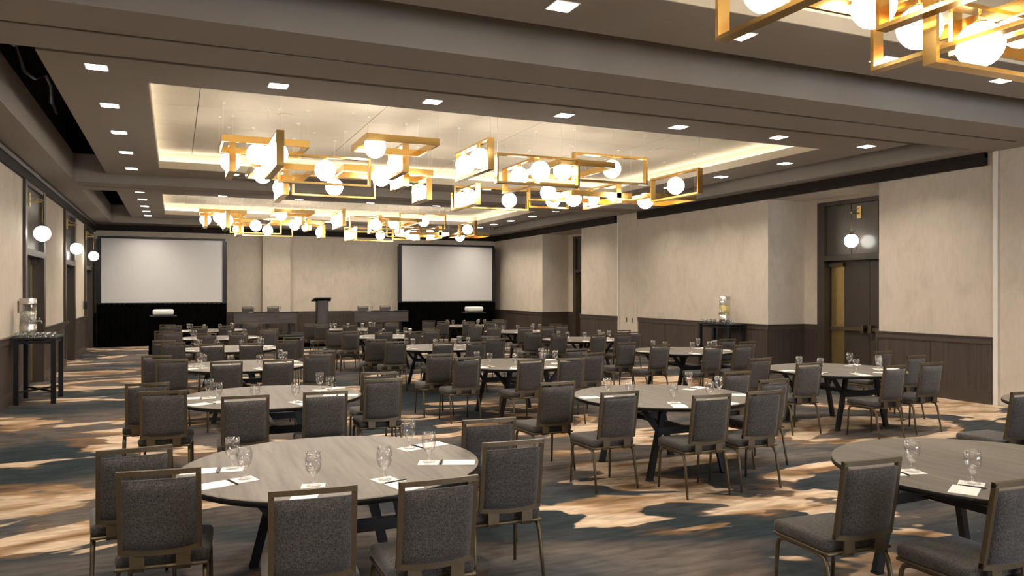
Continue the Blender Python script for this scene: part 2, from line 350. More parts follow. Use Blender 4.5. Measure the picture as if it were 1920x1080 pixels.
# ceiling: dropped beams around three bays; in each a floating panel with a lit coffer
ceil = tag(obj('ceiling', None), 'taupe beamed ceiling with three glowing cream coffers', 'ceiling', kind='structure')
XI0, XI1 = -1.88, 11.60
beams = [(YB, -3.7), (6.90, 8.27), (18.05, 19.42), (28.25, YF)]
obj('side_beam', B(XL-.4, XI0, YB, YF, ZB, ZV).mesh('side_beam', 'soffit'), ceil)
obj('side_beam', B(XI1, 13.5, YB, YF, ZB, ZV).mesh('side_beam', 'soffit'), ceil)
for a, b in beams:
    mid = (a+b)/2
    if b-a > 1.3 and a > 0:
        m_ = B(XI0, XI1, a, mid-.03, ZB, ZV).box(XI0, XI1, mid+.03, b, ZB, ZV).box(XI0, XI1, mid-.03, mid+.03, ZB+.06, ZV)
        bo = obj('beam', m_.mesh('beam', 'soffit'), ceil)
        obj('partition_track', B(XI0, XI1, mid-.012, mid+.012, ZB-.004, ZB+.06).mesh('partition_track', 'rail'), bo)
    else:
        obj('beam', B(XI0, XI1, a, b, ZB, ZV).mesh('beam', 'soffit'), ceil)
m_ = B(XL-.4, 13.5, YB, YF, ZT, ZT+.1).box(XL-.4, XI0-.15, YB, YF, ZV, ZT).box(XI1+.15, 13.5, YB, YF, ZV, ZT)
for a, b in beams: m_.box(XI0-.15, XI1+.15, a+.1, b-.1, ZV, ZT)
obj('plenum', m_.mesh('plenum', 'void'), ceil)
sections = [(-3.7, 6.9, -3.55, 6.33, -1.4, 5.39), (8.27, 18.05, 9.02, 17.88, 9.94, 16.72), (19.42, 28.25, 19.6, 28.12, 21.2, 26.75)]
PX0, PX1, CX0, CX1 = -1.28, 11.14, -.28, 10.10
COVE = .3
for (a, b, p0, p1, c0, c1) in sections:
    # black lining of the plenum above the panel edge
    m_ = B(PX0, PX1, p0, c0, ZS, ZS+.14).box(PX0, PX1, c1, p1, ZS, ZS+.14).box(PX0, CX0, c0, c1, ZS, ZS+.14).box(CX1, PX1, c0, c1, ZS, ZS+.14)
    obj('floating_panel', m_.mesh('floating_panel', 'soffit'), ceil)
    t = .012
    m_ = B(CX0, CX1, c0, c0+t, ZS+.002, ZS+.14).box(CX0, CX1, c1-t, c1, ZS+.002, ZS+.14).box(CX0, CX0+t, c0, c1, ZS+.002, ZS+.14).box(CX1-t, CX1, c0, c1, ZS+.002, ZS+.14)
    obj('coffer_lip', m_.mesh('coffer_lip', 'cream'), ceil)
    x0, x1, y0, y1 = CX0-COVE, CX1+COVE, c0-COVE, c1+COVE
    m_ = B(x0-.05, x0, y0, y1, ZS+.14, ZC+.05).box(x1, x1+.05, y0, y1, ZS+.14, ZC+.05).box(x0-.05, x1+.05, y0-.05, y0, ZS+.14, ZC+.05).box(x0-.05, x1+.05, y1, y1+.05, ZS+.14, ZC+.05)
    m_.box(x0, CX0, y0, y1, ZS+.14, ZS+.145).box(CX1, x1, y0, y1, ZS+.14, ZS+.145).box(CX0, CX1, y0, c0, ZS+.14, ZS+.145).box(CX0, CX1, c1, y1, ZS+.14, ZS+.145)
    cw = obj('cove_wall', m_.mesh('cove_wall', 'cream'), ceil)
    m_ = B(CX0-.22, CX0-.18, y0+.12, y1-.12, ZS+.145, ZS+.165).box(CX1+.18, CX1+.22, y0+.12, y1-.12, ZS+.145, ZS+.165)
    m_.box(x0+.14, x1-.14, c0-.22, c0-.18, ZS+.145, ZS+.165).box(x0+.14, x1-.14, c1+.18, c1+.22, ZS+.145, ZS+.165)
    obj('cove_light_strip', m_.mesh('cove_light_strip', 'strip'), cw)
    obj('coffer_backing', B(x0-.05, x1+.05, y0-.05, y1+.05, ZC+.03, ZC+.06).mesh('coffer_backing', 'cream'), ceil)
    xsn = [x0, .33, 2.95, 5.57, 8.19, x1]; ny = 5; ysn = [y0+(y1-y0)*i/ny for i in range(ny+1)]
    for i in range(len(xsn)-1):
        for j in range(ny):
            g = .006
            obj('ceiling_panel', B(xsn[i]+g, xsn[i+1]-g, ysn[j]+g*.6, ysn[j+1]-g*.6, ZC, ZC+.028).mesh('ceiling_panel', 'cream'), ceil)
# ceiling rounds (speakers) in the coffers
sp = MB().lathe([(0, -.012), (.1, -.012), (.115, 0), (.115, .01)], 20).mesh('ceiling_speaker', 'cream')
for k, (x, y) in enumerate(((1.6, 12.6), (8.6, 12.6), (5.1, 15.4), (1.6, 23.4), (8.6, 23.4))):
    tag(obj('ceiling_speaker', sp, None, (x, y, ZC)), 'round cream ceiling speaker, '+['left side of the middle coffer', 'right side of the middle coffer', 'far side of the middle coffer', 'left side of the far coffer', 'right side of the far coffer'][k], 'speaker', 'ceiling speakers')
# flexible duct glimpsed in the black slot over the left wall
pts = [(-1.7+.08*sin(i*.9), 9+i*.42, 4.75+.12*sin(i*1.7)) for i in range(14)]
tag(obj('flexible_duct', MB().tube(pts, .04, 8).mesh('flexible_duct', plain('duct_foil', (.004, .0045, .007), .4, .3, noise=.3))), 'dark flexible duct inside the black ceiling slot at left', 'duct')

# ---------------------------------------------------------------- downlights
dl_trim = B(-.115, .115, -.115, .115, -.006, .004).mesh('trim', 'strip_white')
dl_diff = B(-.1, .1, -.1, .1, -.009, -.005).mesh('diffuser', 'down')
ordn = ['first', 'second', 'third', 'fourth', 'fifth', 'sixth', 'seventh', 'eighth']
dlight = bpy.data.lights.new('downlight_beam', 'AREA'); dlight.shape = 'SQUARE'; dlight.size = .18; dlight.energy = DOWN_W
dlight.color = (1, .88, .74); dlight.spread = radians(125)
def downlight(x, y, label):
    t = thing('downlight', label, 'downlight', (x, y, ZS), 0, 'square recessed downlights')
    obj('trim', dl_trim, t); obj('diffuser', dl_diff, t); obj('downlight_beam', dlight, t, (0, 0, -.015))
DXS = [-.77+1.9*k for k in range(7)]
rows = [('near', -2.6, [-1.0, .8, 2.5, 4.2], 5.84), ('middle', 9.45, [11.33, 13.2, 15.05], 17.0), ('far', 20.85, [22.6, 24.35, 25.9], 27.3)]
for sec, yn, ym, yf in rows:
    for k, x in enumerate(DXS):
        downlight(x, yn, 'square recessed downlight, %s from left in the near row of the %s ceiling bay' % (ordn[k], sec))
        if sec != 'far' or k in (0, 2, 3, 4, 6): downlight(x, yf, 'square recessed downlight, %s from left in the far row of the %s ceiling bay' % (ordn[k], sec))  # middle ones of the far bay are added to wash the stage wall
    for k, y in enumerate(ym):
        downlight(DXS[0], y, 'square recessed downlight, %s along the left edge of the %s ceiling bay' % (ordn[k], sec))
        downlight(DXS[6], y, 'square recessed downlight, %s along the right edge of the %s ceiling bay' % (ordn[k], sec))

# ---------------------------------------------------------------- chandeliers
GR = .16
globe_me = None
def sphere_mesh(name, r, m, n=20, k=12):
    prof = [(r*sin(pi*i/k)+1e-5, -r*cos(pi*i/k)) for i in range(k+1)]
    return MB().lathe(prof, n).mesh(name, m)
globe_me = sphere_mesh('globe', GR, 'globe')
W_, T_ = .105, .032
cable_cache = {}
def chandelier(label, frames, dy=0., extra=()):
    xs = [f[1][0] for f in frames]
    t = thing('chandelier', label, 'chandelier', (5.0, 13.3+dy, 3.55), 0, 'gold frame chandeliers')
    ox, oy, oz = 5.0, 13.3, 3.55
    for typ, d, gl in frames:
        m_ = MB(); cab = []
        if typ == 'YZ':
            X, y0, y1, z0, z1 = d; c = ((X), (y0+y1)/2, (z0+z1)/2)
            hx, hy, hz = W_/2, (y1-y0)/2, (z1-z0)/2
            m_.box(-hx, hx, -hy, -hy+T_, -hz, hz).box(-hx, hx, hy-T_, hy, -hz, hz).box(-hx, hx, -hy+T_, hy-T_, -hz, -hz+T_).box(-hx, hx, -hy+T_, hy-T_, hz-T_, hz)
            cab = [(0, -hy+.03, hz), (0, hy-.03, hz)]
            gs = [(0, y0+g[0]-c[1], g[1]-c[2]) for g in gl]; top = hz-T_
        elif typ == 'XZ':
            Y, x0, x1, z0, z1 = d; c = ((x0+x1)/2, Y, (z0+z1)/2)
            hx, hy, hz = (x1-x0)/2, W_/2, (z1-z0)/2
            m_.box(-hx, -hx+T_, -hy, hy, -hz, hz).box(hx-T_, hx, -hy, hy, -hz, hz).box(-hx+T_, hx-T_, -hy, hy, -hz, -hz+T_).box(-hx+T_, hx-T_, -hy, hy, hz-T_, hz)
            cab = [(-hx+.03, 0, hz), (hx-.03, 0, hz)]
            gs = [(g[0]-c[0], 0, g[1]-c[2]) for g in gl]; top = hz-T_
        else:
            x0, x1, y0, y1, z0 = d; c = ((x0+x1)/2, (y0+y1)/2, z0+W_/2)
            hx, hy, hz = (x1-x0)/2, (y1-y0)/2, W_/2
            m_.box(-hx, -hx+T_, -hy, hy, -hz, hz).box(hx-T_, hx, -hy, hy, -hz, hz).box(-hx+T_, hx-T_, -hy, -hy+T_, -hz, hz).box(-hx+T_, hx-T_, hy-T_, hy, -hz, hz)
            cab = [(-hx+.02, -hy+.02, hz), (hx-.02, -hy+.02, hz), (-hx+.02, hy-.02, hz), (hx-.02, hy-.02, hz)]
            gs = []; top = None
            for (gx, gy, gz) in gl: gs.append((gx-c[0], gy-c[1], gz-c[2]))
            # slim cross bar that carries the hanging globes
            for g in gs:
                if abs(g[0]) < hx and abs(g[1]) < hy: m_.box(g[0]-.012, g[0]+.012, -hy+T_, hy-T_, hz-.02, hz)
        fr = obj('frame', m_.mesh('frame', 'gold'), t, (c[0]-ox, c[1]-oy, c[2]-oz))
        for p in cab:
            ln = ZC-(c[2]+p[2]); key = round(ln, 2)
            if key not in cable_cache:
                cable_cache[key] = MB().tube([(0, 0, 0), (0, 0, ln)], .0022, 5).lathe([(0, ln-.012), (.028, ln-.012), (.03, ln)], 10).mesh('cable', 'strip_white')
            obj('cable', cable_cache[key], fr, p)
        for g in gs:
            obj('globe', globe_me, fr, g)
            zt = (top if top is not None else hz-.01)
            if zt-g[2] > GR+.005:
                obj('globe_stem', MB().tube([(0, 0, 0), (0, 0, zt-g[2]-GR+.02)], .010, 6).lathe([(.0, -.012), (.045, -.012), (.045, .012), (0, .012)], 12).mesh('globe_stem', 'gold'), fr, (g[0], g[1], g[2]+GR-.004))
    return t
FR = [
 ('H', [0.64, 1.91, 12.11, 13.16, 4.04], [(1.18, 12.5, 3.95)]),
 ('YZ', [1.32, 10.84, 12.34, 3.54, 4.02], [(.45, 3.77), (1.1, 3.77)]),
 ('YZ', [0.85, 12.97, 13.97, 3.73, 4.19], [(.53, 3.96)]),
 ('H', [1.22, 2.27, 13.77, 15.2, 3.94], [(1.46, 14.5, 3.93)]),
 ('YZ', [1.92, 14.9, 16.4, 3.64, 4.1], [(.75, 3.85)]),
 ('XZ', [12.19, 1.45, 2.87, 3.49, 3.94], [(2.16, 3.72)]),
 ('XZ', [14.47, 1.97, 3.5, 3.58, 3.97], [(2.73, 3.77)]),
 ('H', [2.7, 4.33, 13.45, 14.39, 3.94], [(3.49, 13.95, 3.92)]),
 ('H', [2.54, 3.64, 11.01, 12.06, 4.01], [(2.78, 11.5, 4.0)]),
 ('YZ', [3.53, 12.45, 13.45, 3.81, 4.29], [(.55, 4.05)]),
 ('YZ', [3.93, 13.81, 14.81, 3.77, 4.12], [(.6, 3.93)]),
 ('YZ', [4.45, 10.95, 12.45, 3.7, 4.19], [(1.15, 3.94), (.47, 3.94)]),
 ('YZ', [5.45, 14.08, 15.58, 3.53, 3.95], [(.5, 3.73), (1.05, 3.73)]),
 ('YZ', [5.79, 12.12, 13.57, 3.69, 4.17], [(.75, 3.94)]),
 ('XZ', [11.32, 4.68, 6.17, 3.55, 4.03], [(5.46, 3.79)]),
 ('XZ', [15.0, 5.26, 6.94, 3.55, 4.0], [(6.51, 3.76)]),
 ('XZ', [13.84, 6.41, 7.54, 3.63, 4.0], [(6.86, 3.80)]),
 ('XZ', [14.93, 6.92, 7.88, 3.62, 4.03], [(7.51, 3.80)]),
 ('YZ', [4.39, 13.88, 14.88, 3.55, 3.96], [(.6, 3.76)]),
 ('YZ', [8.58, 11.22, 12.72, 3.57, 4.03], [(.74, 3.80)]),
 ('YZ', [8.05, 13.09, 14.49, 3.57, 3.99], [(1.1, 3.77)]),
 ('H', [5.84, 6.88, 11.31, 12.94, 3.92], [(6.1, 11.75, 3.89)]),
 ('H', [6.99, 8.35, 13.09, 14.13, 3.67], [(7.3, 13.6, 3.68)]),
 ('H', [8.61, 9.7, 12.82, 13.93, 3.67], [(8.8, 13.3, 3.67)]),
 ('XZ', [11.71, 6.28, 7.76, 3.73, 4.22], [(7.05, 3.98)]),
]
chandelier('gold frame chandelier with many white globes over the middle tables', FR)
chandelier('gold frame chandelier with white globes farthest away near the screens', FR, 11.15)
FR0 = [
 ('YZ', [3.72, 3.12, 4.62, 3.68, 4.16], [(1.02, 3.90), (.4, 3.9)]),
 ('YZ', [4.64, 2.5, 4.0, 3.69, 4.17], [(.5, 3.92)]),
 ('YZ', [5.1, 2.95, 4.45, 3.57, 4.05], [(1.1, 3.80)]),
 ('YZ', [5.40, 2.55, 4.0, 3.60, 4.08], [(.2, 3.82)]),
 ('XZ', [3.72, 4.78, 6.2, 3.40, 3.86], [(5.3, 3.60)]),
 ('H', [4.2, 5.25, 3.5, 4.42, 3.96], [(4.8, 4.2, 3.96)]),
 ('H', [5.5, 6.9, 3.3, 4.3, 3.80], [(5.9, 3.8, 3.84)]),
 ('YZ', [7.0, 2.6, 4.1, 3.57, 4.03], [(.74, 3.8)]),
]
FR0 = [(t, ([d[0]] + [d[1]+11.15, d[2]+11.15]+d[3:] if t == 'YZ' else ([d[0]+11.15]+d[1:] if t == 'XZ' else d[:2]+[d[2]+11.15, d[3]+11.15, d[4]])), (g if t != 'H' else [(a, b+11.15, c) for a, b, c in g])) for t, d, g in FR0]
FR0 += [f for f in FR if (f[1][2] if f[0] == 'YZ' else f[1][0] if f[0] == 'XZ' else f[1][3]) < 13.6]
chandelier('gold frame chandelier with white globes cut off by the upper right corner', FR0, -11.15)

# ---------------------------------------------------------------- doors
def door_unit(n, label, X0, sgn, y0, y1, o0, o1, ztop, leaf_split=None, brass_at=None):
    """door bay on a wall at x=X0 facing sgn; bay y0..y1, opening o0..o1"""
    t = tag(obj('door_%d' % n, None), label, 'door', kind='structure')
    def bx(mb, d0, d1, a, b, z0, z1): return mb.box(X0+sgn*d0, X0+sgn*d1, a, b, z0, z1)
    ZH = 2.49
    f = MB(); bx(f, -.3, .05, y0, o0, 0, ztop); bx(f, -.3, .05, o1, y1, 0, ztop); bx(f, -.3, .05, o0, o1, ZH, ZH+.12); bx(f, -.3, .04, o0, o1, ztop-.09, ztop)
    obj('door_surround', f.mesh('door_surround', 'door'), t)
    w = (o1-o0)/3
    for i in range(3):
        obj('transom_panel', bx(MB(), -.06, -.01, o0+i*w+.008, o0+(i+1)*w-.008, ZH+.128, ztop-.098).mesh('transom_panel', 'doorgloss'), t)
    obj('transom_backing', bx(MB(), -.1, -.06, o0, o1, ZH+.12, ztop-.09).mesh('transom_backing', 'crown'), t)
    mid = (o0+o1)/2
    for i, (a, b) in enumerate(((o0, mid-.004), (mid+.004, o1))):
        lf = obj('door_leaf', bx(MB(), -.2, -.15, a, b, .01, ZH).mesh('door_leaf', 'door'), t)
        bar = bx(MB(), -.12, -.07, a+.06, b-.06, .99, 1.06); bx(bar, -.15, -.12, a+.08, a+.16, 1.0, 1.05); bx(bar, -.15, -.12, b-.16, b-.08, 1.0, 1.05)
        bx(bar, -.12, -.03, (b-.13 if i == 0 else a+.06), (b-.06 if i == 0 else a+.13), .96, 1.12)
        obj('push_bar', bar.mesh('push_bar', 'bronze'), lf)
        if i == 1 or X0 < 0:
            e0, e1 = (b-.38, b-.03) if i == 1 else (a+.03, a+.2)
            if X0 < 0 and i == 1: e0, e1 = b-.2, b-.03
            obj('brass_plate', bx(MB(), -.15, -.142, e0, e1, .05, 2.36).mesh('brass_plate', 'brass'), lf)
            obj('door_closer', bx(MB(), -.15, -.08, e0-.02, e1+.02, 2.36, 2.45).mesh('door_closer', 'bronze'), lf)
    return t
for i, (a, b) in enumerate(bays):
    door_unit(i+1, 'dark double door under a glossy transom, %s from the camera on the left wall' % ['nearest', 'second', 'farthest'][i], XL, 1, a, b, a+.18, b-.22, 3.85)
door_unit(4, 'brown double door with brass push bars in the right alcove', XA, -1, 10.47, 12.98, 10.70, 12.78, 3.78)
door_unit(5, 'dark door mostly hidden in the farther right alcove', XA, -1, 22.0, 24.44, 22.2, 24.24, 3.78)

# pendants at the doors
pg = sphere_mesh('pendant_globe', .14, 'pend')
def pendant(x, y, sgn, label, wallx):
    t = thing('wall_pendant', label, 'wall lamp', (x, y, 2.88), 0, 'globe pendants beside the doors')
    obj('pendant_globe', pg, t)
    obj('cap', MB().lathe([(0, .16), (.045, .16), (.045, .132), (.02, .122)], 12).mesh('cap', 'crown'), t)
    obj('cord', MB().tube([(0, 0, .16), (0, 0, .58)], .006, 6).mesh('cord', 'brass'), t)
    dx = wallx-x
    arm = MB().beam((0, 0, .58), (dx, 0, .58), .03, .03).beam((0.02*sgn, 0, .6), (dx, 0, .70), .014, .014)
    obj('bracket_arm', arm.mesh('bracket_arm', 'brass'), t)
    obj('wall_plate', B(min(dx, dx+sgn*.02), max(dx, dx+sgn*.02), -.055, .055, .48, .74).mesh('wall_plate', 'brass'), t)
for i, y in enumerate((16.3, 21.7, 26.1)):
    pendant(-2.2, y, 1, 'white globe pendant on a brass bracket beside the %s left door' % ['nearest', 'second', 'farthest'][i], XL+.05)
pendant(12.92, 11.87, -1, 'white globe pendant on a brass bracket in the right alcove', XA+.01)

# ---------------------------------------------------------------- tables
tt_top = MB().lathe([(0.0, .75), (.9, .75), (.912, .747)], 64, smooth=False).mesh('table_top', 'laminate')
tt_edge = MB().lathe([(.912, .747), (.915, .742), (.915, .718), (.9, .712), (0, .712)], 64).mesh('edge_band', 'black')
def leg_mesh(sx, sy):
    p0, p1 = Vector((sx*.44, sy*.46, 0)), Vector((sx*.27, sy*.44, .70))
    m_ = MB().beam(p0+Vector((0, 0, .012)), p1, .042, .06)
    m_.box(p0.x-.03, p0.x+.03, p0.y-.03, p0.y+.03, 0, .014)
    return m_.mesh('leg', 'black')
leg_me = [leg_mesh(sx, sy) for sx in (-1, 1) for sy in (-1, 1)]
def brace_mesh(sx, sy): return MB().beam((sx*.33, sy*.445, .47), (sx*.52, sy*.45, .705), .036, .045).mesh('brace', 'black')
brace_me = [brace_mesh(sx, sy) for sx in (-1, 1) for sy in (-1, 1)]
str_me = MB().beam((-.34, 0, .47), (.34, 0, .47), .04, .07).mesh('stretcher', 'black')
spine_me = MB().beam((0, -.45, .47), (0, .45, .47), .04, .05).mesh('spine', 'black')
frame_me = B(-.6, .6, -.47, -.40, .68, .712).box(-.6, .6, .40, .47, .68, .712).box(-.05, .05, -.47, .47, .68, .712).mesh('under_frame', 'black')
def table(x, y, tn):
    t = thing('round_table', 'round taupe banquet table, '+tn, 'table', (x, y, 0), random.uniform(-.02, .02), 'round banquet tables')
    obj('table_top', tt_top, t); obj('edge_band', tt_edge, t)
    for me in leg_me: obj('leg', me, t)
    for me in brace_me: obj('brace', me, t)
    obj('stretcher', str_me, t, (0, -.45, 0)); obj('stretcher', str_me, t, (0, .45, 0)); obj('spine', spine_me, t); obj('under_frame', frame_me, t)

# ---------------------------------------------------------------- chairs
def back_pt(u, w, d=0.):
    """point on the tilted back plane: u across, w 0..1 from bottom rail to top rail, d towards the sitter"""
    y = -.222-.068*w-.018*(1-(u/.2)**2)*(1-.35*w); z = .488+.427*w
    return Vector((u, y+d, z))
def ring_strip(pts, w, h, closed=False):
    m_ = MB()
    return m_
def back_frame():
    m_ = MB(); hw = .2; b = .026; dp = .024
    # uprights as chains of short bars, bottom rail bowed
    for sx in (-1, 1):
        a, c = back_pt(sx*(hw-b/2), -.0), back_pt(sx*(hw-b/2), 1.0)
        m_.beam(a, c, b, dp, (0, 1, 0))
    n = 8
    for w, hgt in ((.985, b), (.03, .03)):
        pts = []
        for i in range(n+1):
            u = -hw+2*hw*i/n; p = back_pt(u, w)
            if w < .5: p.z -= .014*(1-(u/hw)**2)
            pts.append(p)
        vs = []; 
        for p in pts:
            for (dy, dz) in ((-dp/2, -hgt/2), (dp/2, -hgt/2), (dp/2, hgt/2), (-dp/2, hgt/2)): vs.append((p.x, p.y+dy, p.z+dz))
        fs = [(i*4+k, i*4+(k+1) % 4, i*4+4+(k+1) % 4, i*4+4+k) for i in range(n) for k in range(4)]+[(3, 2, 1, 0), (n*4, n*4+1, n*4+2, n*4+3)]
        m_.add(vs, fs)
    return m_.mesh('back_frame', 'bronze')
def back_cushion():
    nu, nw = 10, 10; hw = .177; w0, w1 = .05, .90
    def P(i, j, side):
        u = -hw+2*hw*i/nu; w = w0+(w1-w0)*j/nw
        eu = 1-abs(2*i/nu-1)**6; ew = 1-abs(2*j/nw-1)**6
        th = .012+.020*(max(0, eu*ew))**.5
        p = back_pt(u, w)
        if w < .5: p.z -= .012*(1-(u/hw)**2)*(1-(w-w0)/(.5-w0))
        p.y += side*th+.002
        return p
    m_ = MB()
    for side in (-1, 1):
        vs = [P(i, j, side) for j in range(nw+1) for i in range(nu+1)]; n1 = nu+1
        fs = [(j*n1+i, j*n1+i+1, (j+1)*n1+i+1, (j+1)*n1+i) for j in range(nw) for i in range(nu)]
        if side > 0: fs = [f[::-1] for f in fs]
        m_.add(vs, fs, True)
    n1 = nu+1; o = n1*(nw+1)
    per = [i for i in range(nu)]+[j*n1+nu for j in range(nw)]+[nw*n1+i for i in range(nu, 0, -1)]+[j*n1 for j in range(nw, 0, -1)]
    for k in range(len(per)):
        a, b2 = per[k], per[(k+1) % len(per)]
        m_.f.append((b2, a, a+o, b2+o)); m_.sm.append(True)
    return m_.mesh('back_cushion', 'fabric')
ch_frame, ch_cush = back_frame(), back_cushion()
ch_seat = MB().rbox(0, .03, .438, .455, .44, .075, .030, 4).mesh('seat', 'fabric')
ch_pan = MB().rbox(0, .018, .396, .45, .45, .018, .006, 2).mesh('seat_pan', 'bronze')
def strap(sx):
    m_ = MB(); u0, u1 = sx*.075, sx*.145
    a0, a1 = min(u0, u1), max(u0, u1)
    prof = [(-.242, .515), (-.244, .47), (-.246, .41), (-.235, .388), (-.16, .386)]
    vs = []
    for (y, z) in prof: vs += [(a0, y, z), (a1, y, z)]
    prof2 = [(-.230, .515), (-.232, .47), (-.234, .415), (-.228, .397), (-.16, .394)]
    n = len(prof)
    for (y, z) in prof2: vs += [(a0, y, z), (a1, y, z)]
    fs = [(2*i, 2*i+1, 2*i+3, 2*i+2) for i in range(n-1)]+[(2*n+2*i, 2*n+2*i+2, 2*n+2*i+3, 2*n+2*i+1) for i in range(n-1)]
    fs += [(2*i, 2*i+2, 2*n+2*i+2, 2*n+2*i) for i in range(n-1)]+[(2*i+1, 2*n+2*i+1, 2*n+2*i+3, 2*i+3) for i in range(n-1)]
    return m_.add(vs, fs).mesh('back_strap', 'bronze')
ch_strap = [strap(-1), strap(1)]
def front_leg(sx): return MB().tube([(sx*.205, .06, .382), (sx*.208, .16, .381), (sx*.210, .200, .368), (sx*.211, .216, .335), (sx*.213, .225, .2), (sx*.216, .235, .004)], [.0125, .0125, .0135, .0135, .0125, .0105], 8).mesh('leg', 'bronze')
def rear_leg(sx): return MB().tube([(sx*.205, .06, .382), (sx*.208, -.11, .381), (sx*.211, -.165, .366), (sx*.214, -.19, .325), (sx*.218, -.212, .2), (sx*.224, -.246, .004)], [.0125, .0125, .0135, .0135, .0125, .0105], 8).mesh('leg', 'bronze')
ch_legs = [front_leg(-1), front_leg(1), rear_leg(-1), rear_leg(1)]
def chair(x, y, z, rz, label, group):
    t = thing('banquet_chair', label, 'chair', (x, y, z), rz, group)
    obj('seat', ch_seat, t); obj('seat_pan', ch_pan, t); obj('back_frame', ch_frame, t); obj('back_cushion', ch_cush, t)
    for me in ch_strap: obj('back_strap', me, t)
    for me in ch_legs: obj('leg', me, t)

# ---------------------------------------------------------------- place settings
gob = MB().lathe([(0.0000, 0.0033), (0.0396, 0.0033), (0.0407, 0.0066), (0.0220, 0.0121), (0.0077, 0.0198), (0.0072, 0.0352), (0.0110, 0.0418), (0.0072, 0.0495), (0.0154, 0.0616), (0.0352, 0.0858), (0.0440, 0.1155), (0.0451, 0.1430), (0.0396, 0.1892), (0.0380, 0.1892), (0.0429, 0.1430), (0.0418, 0.1155), (0.0330, 0.0880), (0.0132, 0.0660), (0.0000, 0.0638)], 20).mesh('water_goblet', 'glass')
pad_me = B(-.10, .10, -.068, .068, 0, .004).mesh('notepad', 'paper')
coast_me = B(-.064, .064, -.064, .064, 0, .002).mesh('paper_coaster', 'paper')
pen_me = MB().tube([(0, -.07, .0045), (0, .06, .0045), (0, .07, .0045)], [.0045, .0045, .0015], 6).mesh('pen', 'pen')
POS = ['far left', 'near left', 'front left', 'front right', 'near right', 'far right']
CH = [(-1.15, .41), (-.95, -.33), (-.33, -.96), (.32, -.97), (.96, -.28), (1.18, .47)]
SA = [174, 206, 248, 286, 338, 24]
def setting(tx, ty, k, tn):
    a = radians(SA[k]+random.uniform(-3, 3)); ca, sa = cos(a), sin(a)
    def P(r, dt=0.): return (tx+ca*r-sa*dt, ty+sa*r+ca*dt, .7502)
    nm = POS[k]+' place at the '+tn
    j = random.uniform(-.15, .15)
    tag(obj('paper_coaster', coast_me, None, P(.60), a+j), 'square white paper coaster, '+nm, 'coaster', 'paper coasters')
    p = P(.60, random.uniform(-.01, .01)); tag(obj('water_goblet', gob, None, (p[0], p[1], .7522)), 'stemmed clear water goblet, '+nm, 'glass', 'water goblets')
    tag(obj('notepad', pad_me, None, P(.79), a+j*.6), 'small white notepad, '+nm, 'notepad', 'white notepads')
    q = P(.678, .02); tag(obj('pen', pen_me, None, q, a+j*.8), 'black pen, '+nm, 'pen', 'black pens')
cols = [('left', [(.92, 4.9), (.92, 8.3), (.93, 11.9), (.97, 15.5), (.97, 19.2), (.95, 22.9)]),
        ('middle', [(4.63, 3.18), (4.65, 6.74), (4.68, 10.55), (4.66, 14.25), (4.62, 18.1), (4.65, 21.9)]),
        ('right', [(8.25, 4.45), (8.4, 8.0), (8.5, 11.65), (8.45, 15.3), (8.5, 19.0), (8.4, 22.8)])]
RN = ['nearest', 'second', 'third', 'fourth', 'fifth', 'farthest']
SHOW = {('middle', 0): (0, 1), ('right', 0): (0, 1)}
SHOWSET = {('middle', 0): (0, 1, 2), ('right', 0): (0, 1)}
JIT = {('left', 0, 0): (-0.007, -0.041, 0.094), ('left', 0, 1): (0.02, 0.038, -0.105), ('left', 0, 2): (0.027, -0.021, -0.094), ('left', 0, 3): (-0.057, -0.07, -0.01), ('left', 0, 4): (0.022, -0.04, -0.042), ('left', 0, 5): (-0.028, 0.02, -0.042), ('left', 1, 0): (-0.019, 0.03, 0.031), ('left', 1, 1): (0.034, 0.039, -0.084), ('left', 1, 2): (-0.011, 0.04, -0.031), ('left', 1, 3): (0.026, 0.05, -0.021), ('left', 1, 4): (0.089, 0.14, -0.031), ('left', 1, 5): (0.01, 0.06, 0.0), ('middle', 0, 0): (0.0, -0.26, -0.06), ('middle', 0, 1): (0.09, -0.13, -0.02), ('middle', 1, 0): (0.041, 0.03, 0.031), ('middle', 1, 1): (0.004, -0.1, 0.021), ('middle', 1, 2): (0.032, 0.02, -0.042), ('middle', 1, 3): (-0.024, 0.04, -0.021), ('middle', 1, 4): (-0.046, 0.04, 0.021), ('middle', 1, 5): (0.004, 0.05, 0.021), ('right', 1, 0): (0.115, 0.13, 0.052), ('right', 1, 1): (0.045, 0.06, -0.052), ('right', 1, 2): (0.008, 0.01, 0.042), ('right', 1, 3): (0.166, 0.13, -0.021), ('right', 1, 4): (0.251, 0.26, 0.031), ('right', 1, 5): (0.242, 0.259, 0.063), ('right', 0, 0): (0.05, -0.03, -0.02)}
for cn, ts in cols:
    for r, (tx, ty) in enumerate(ts):
        tn = '%s table of the %s column' % (RN[r], cn)
        table(tx, ty, tn.replace(' table', ''))
        for k in range(6):
            if k in SHOW.get((cn, r), range(6)):
                dx, dy = CH[k]; far = r > 0
                jx, jy, ja = (random.uniform(-.03, .03), random.uniform(-.04, .04), random.uniform(-.10, .10))
                jx, jy, ja = JIT.get((cn, r, k), (jx, jy, ja))
                # keep the backrest clear of the table edge
                while min((dx+jx+q*.205)**2+(dy+jy-.25)**2 for q in (-1, 1)) < (.922 if (cn, r) == ('left', 0) else .95)**2: jx += .01*(1 if dx > 0 else -1)
                chair(tx+dx+jx, ty+dy+jy, 0, ja, 'grey woven bronze framed chair, %s of the %s' % (POS[k], tn), 'banquet chairs around the tables')
            if k in SHOWSET.get((cn, r), range(6)): setting(tx, ty, k, tn)

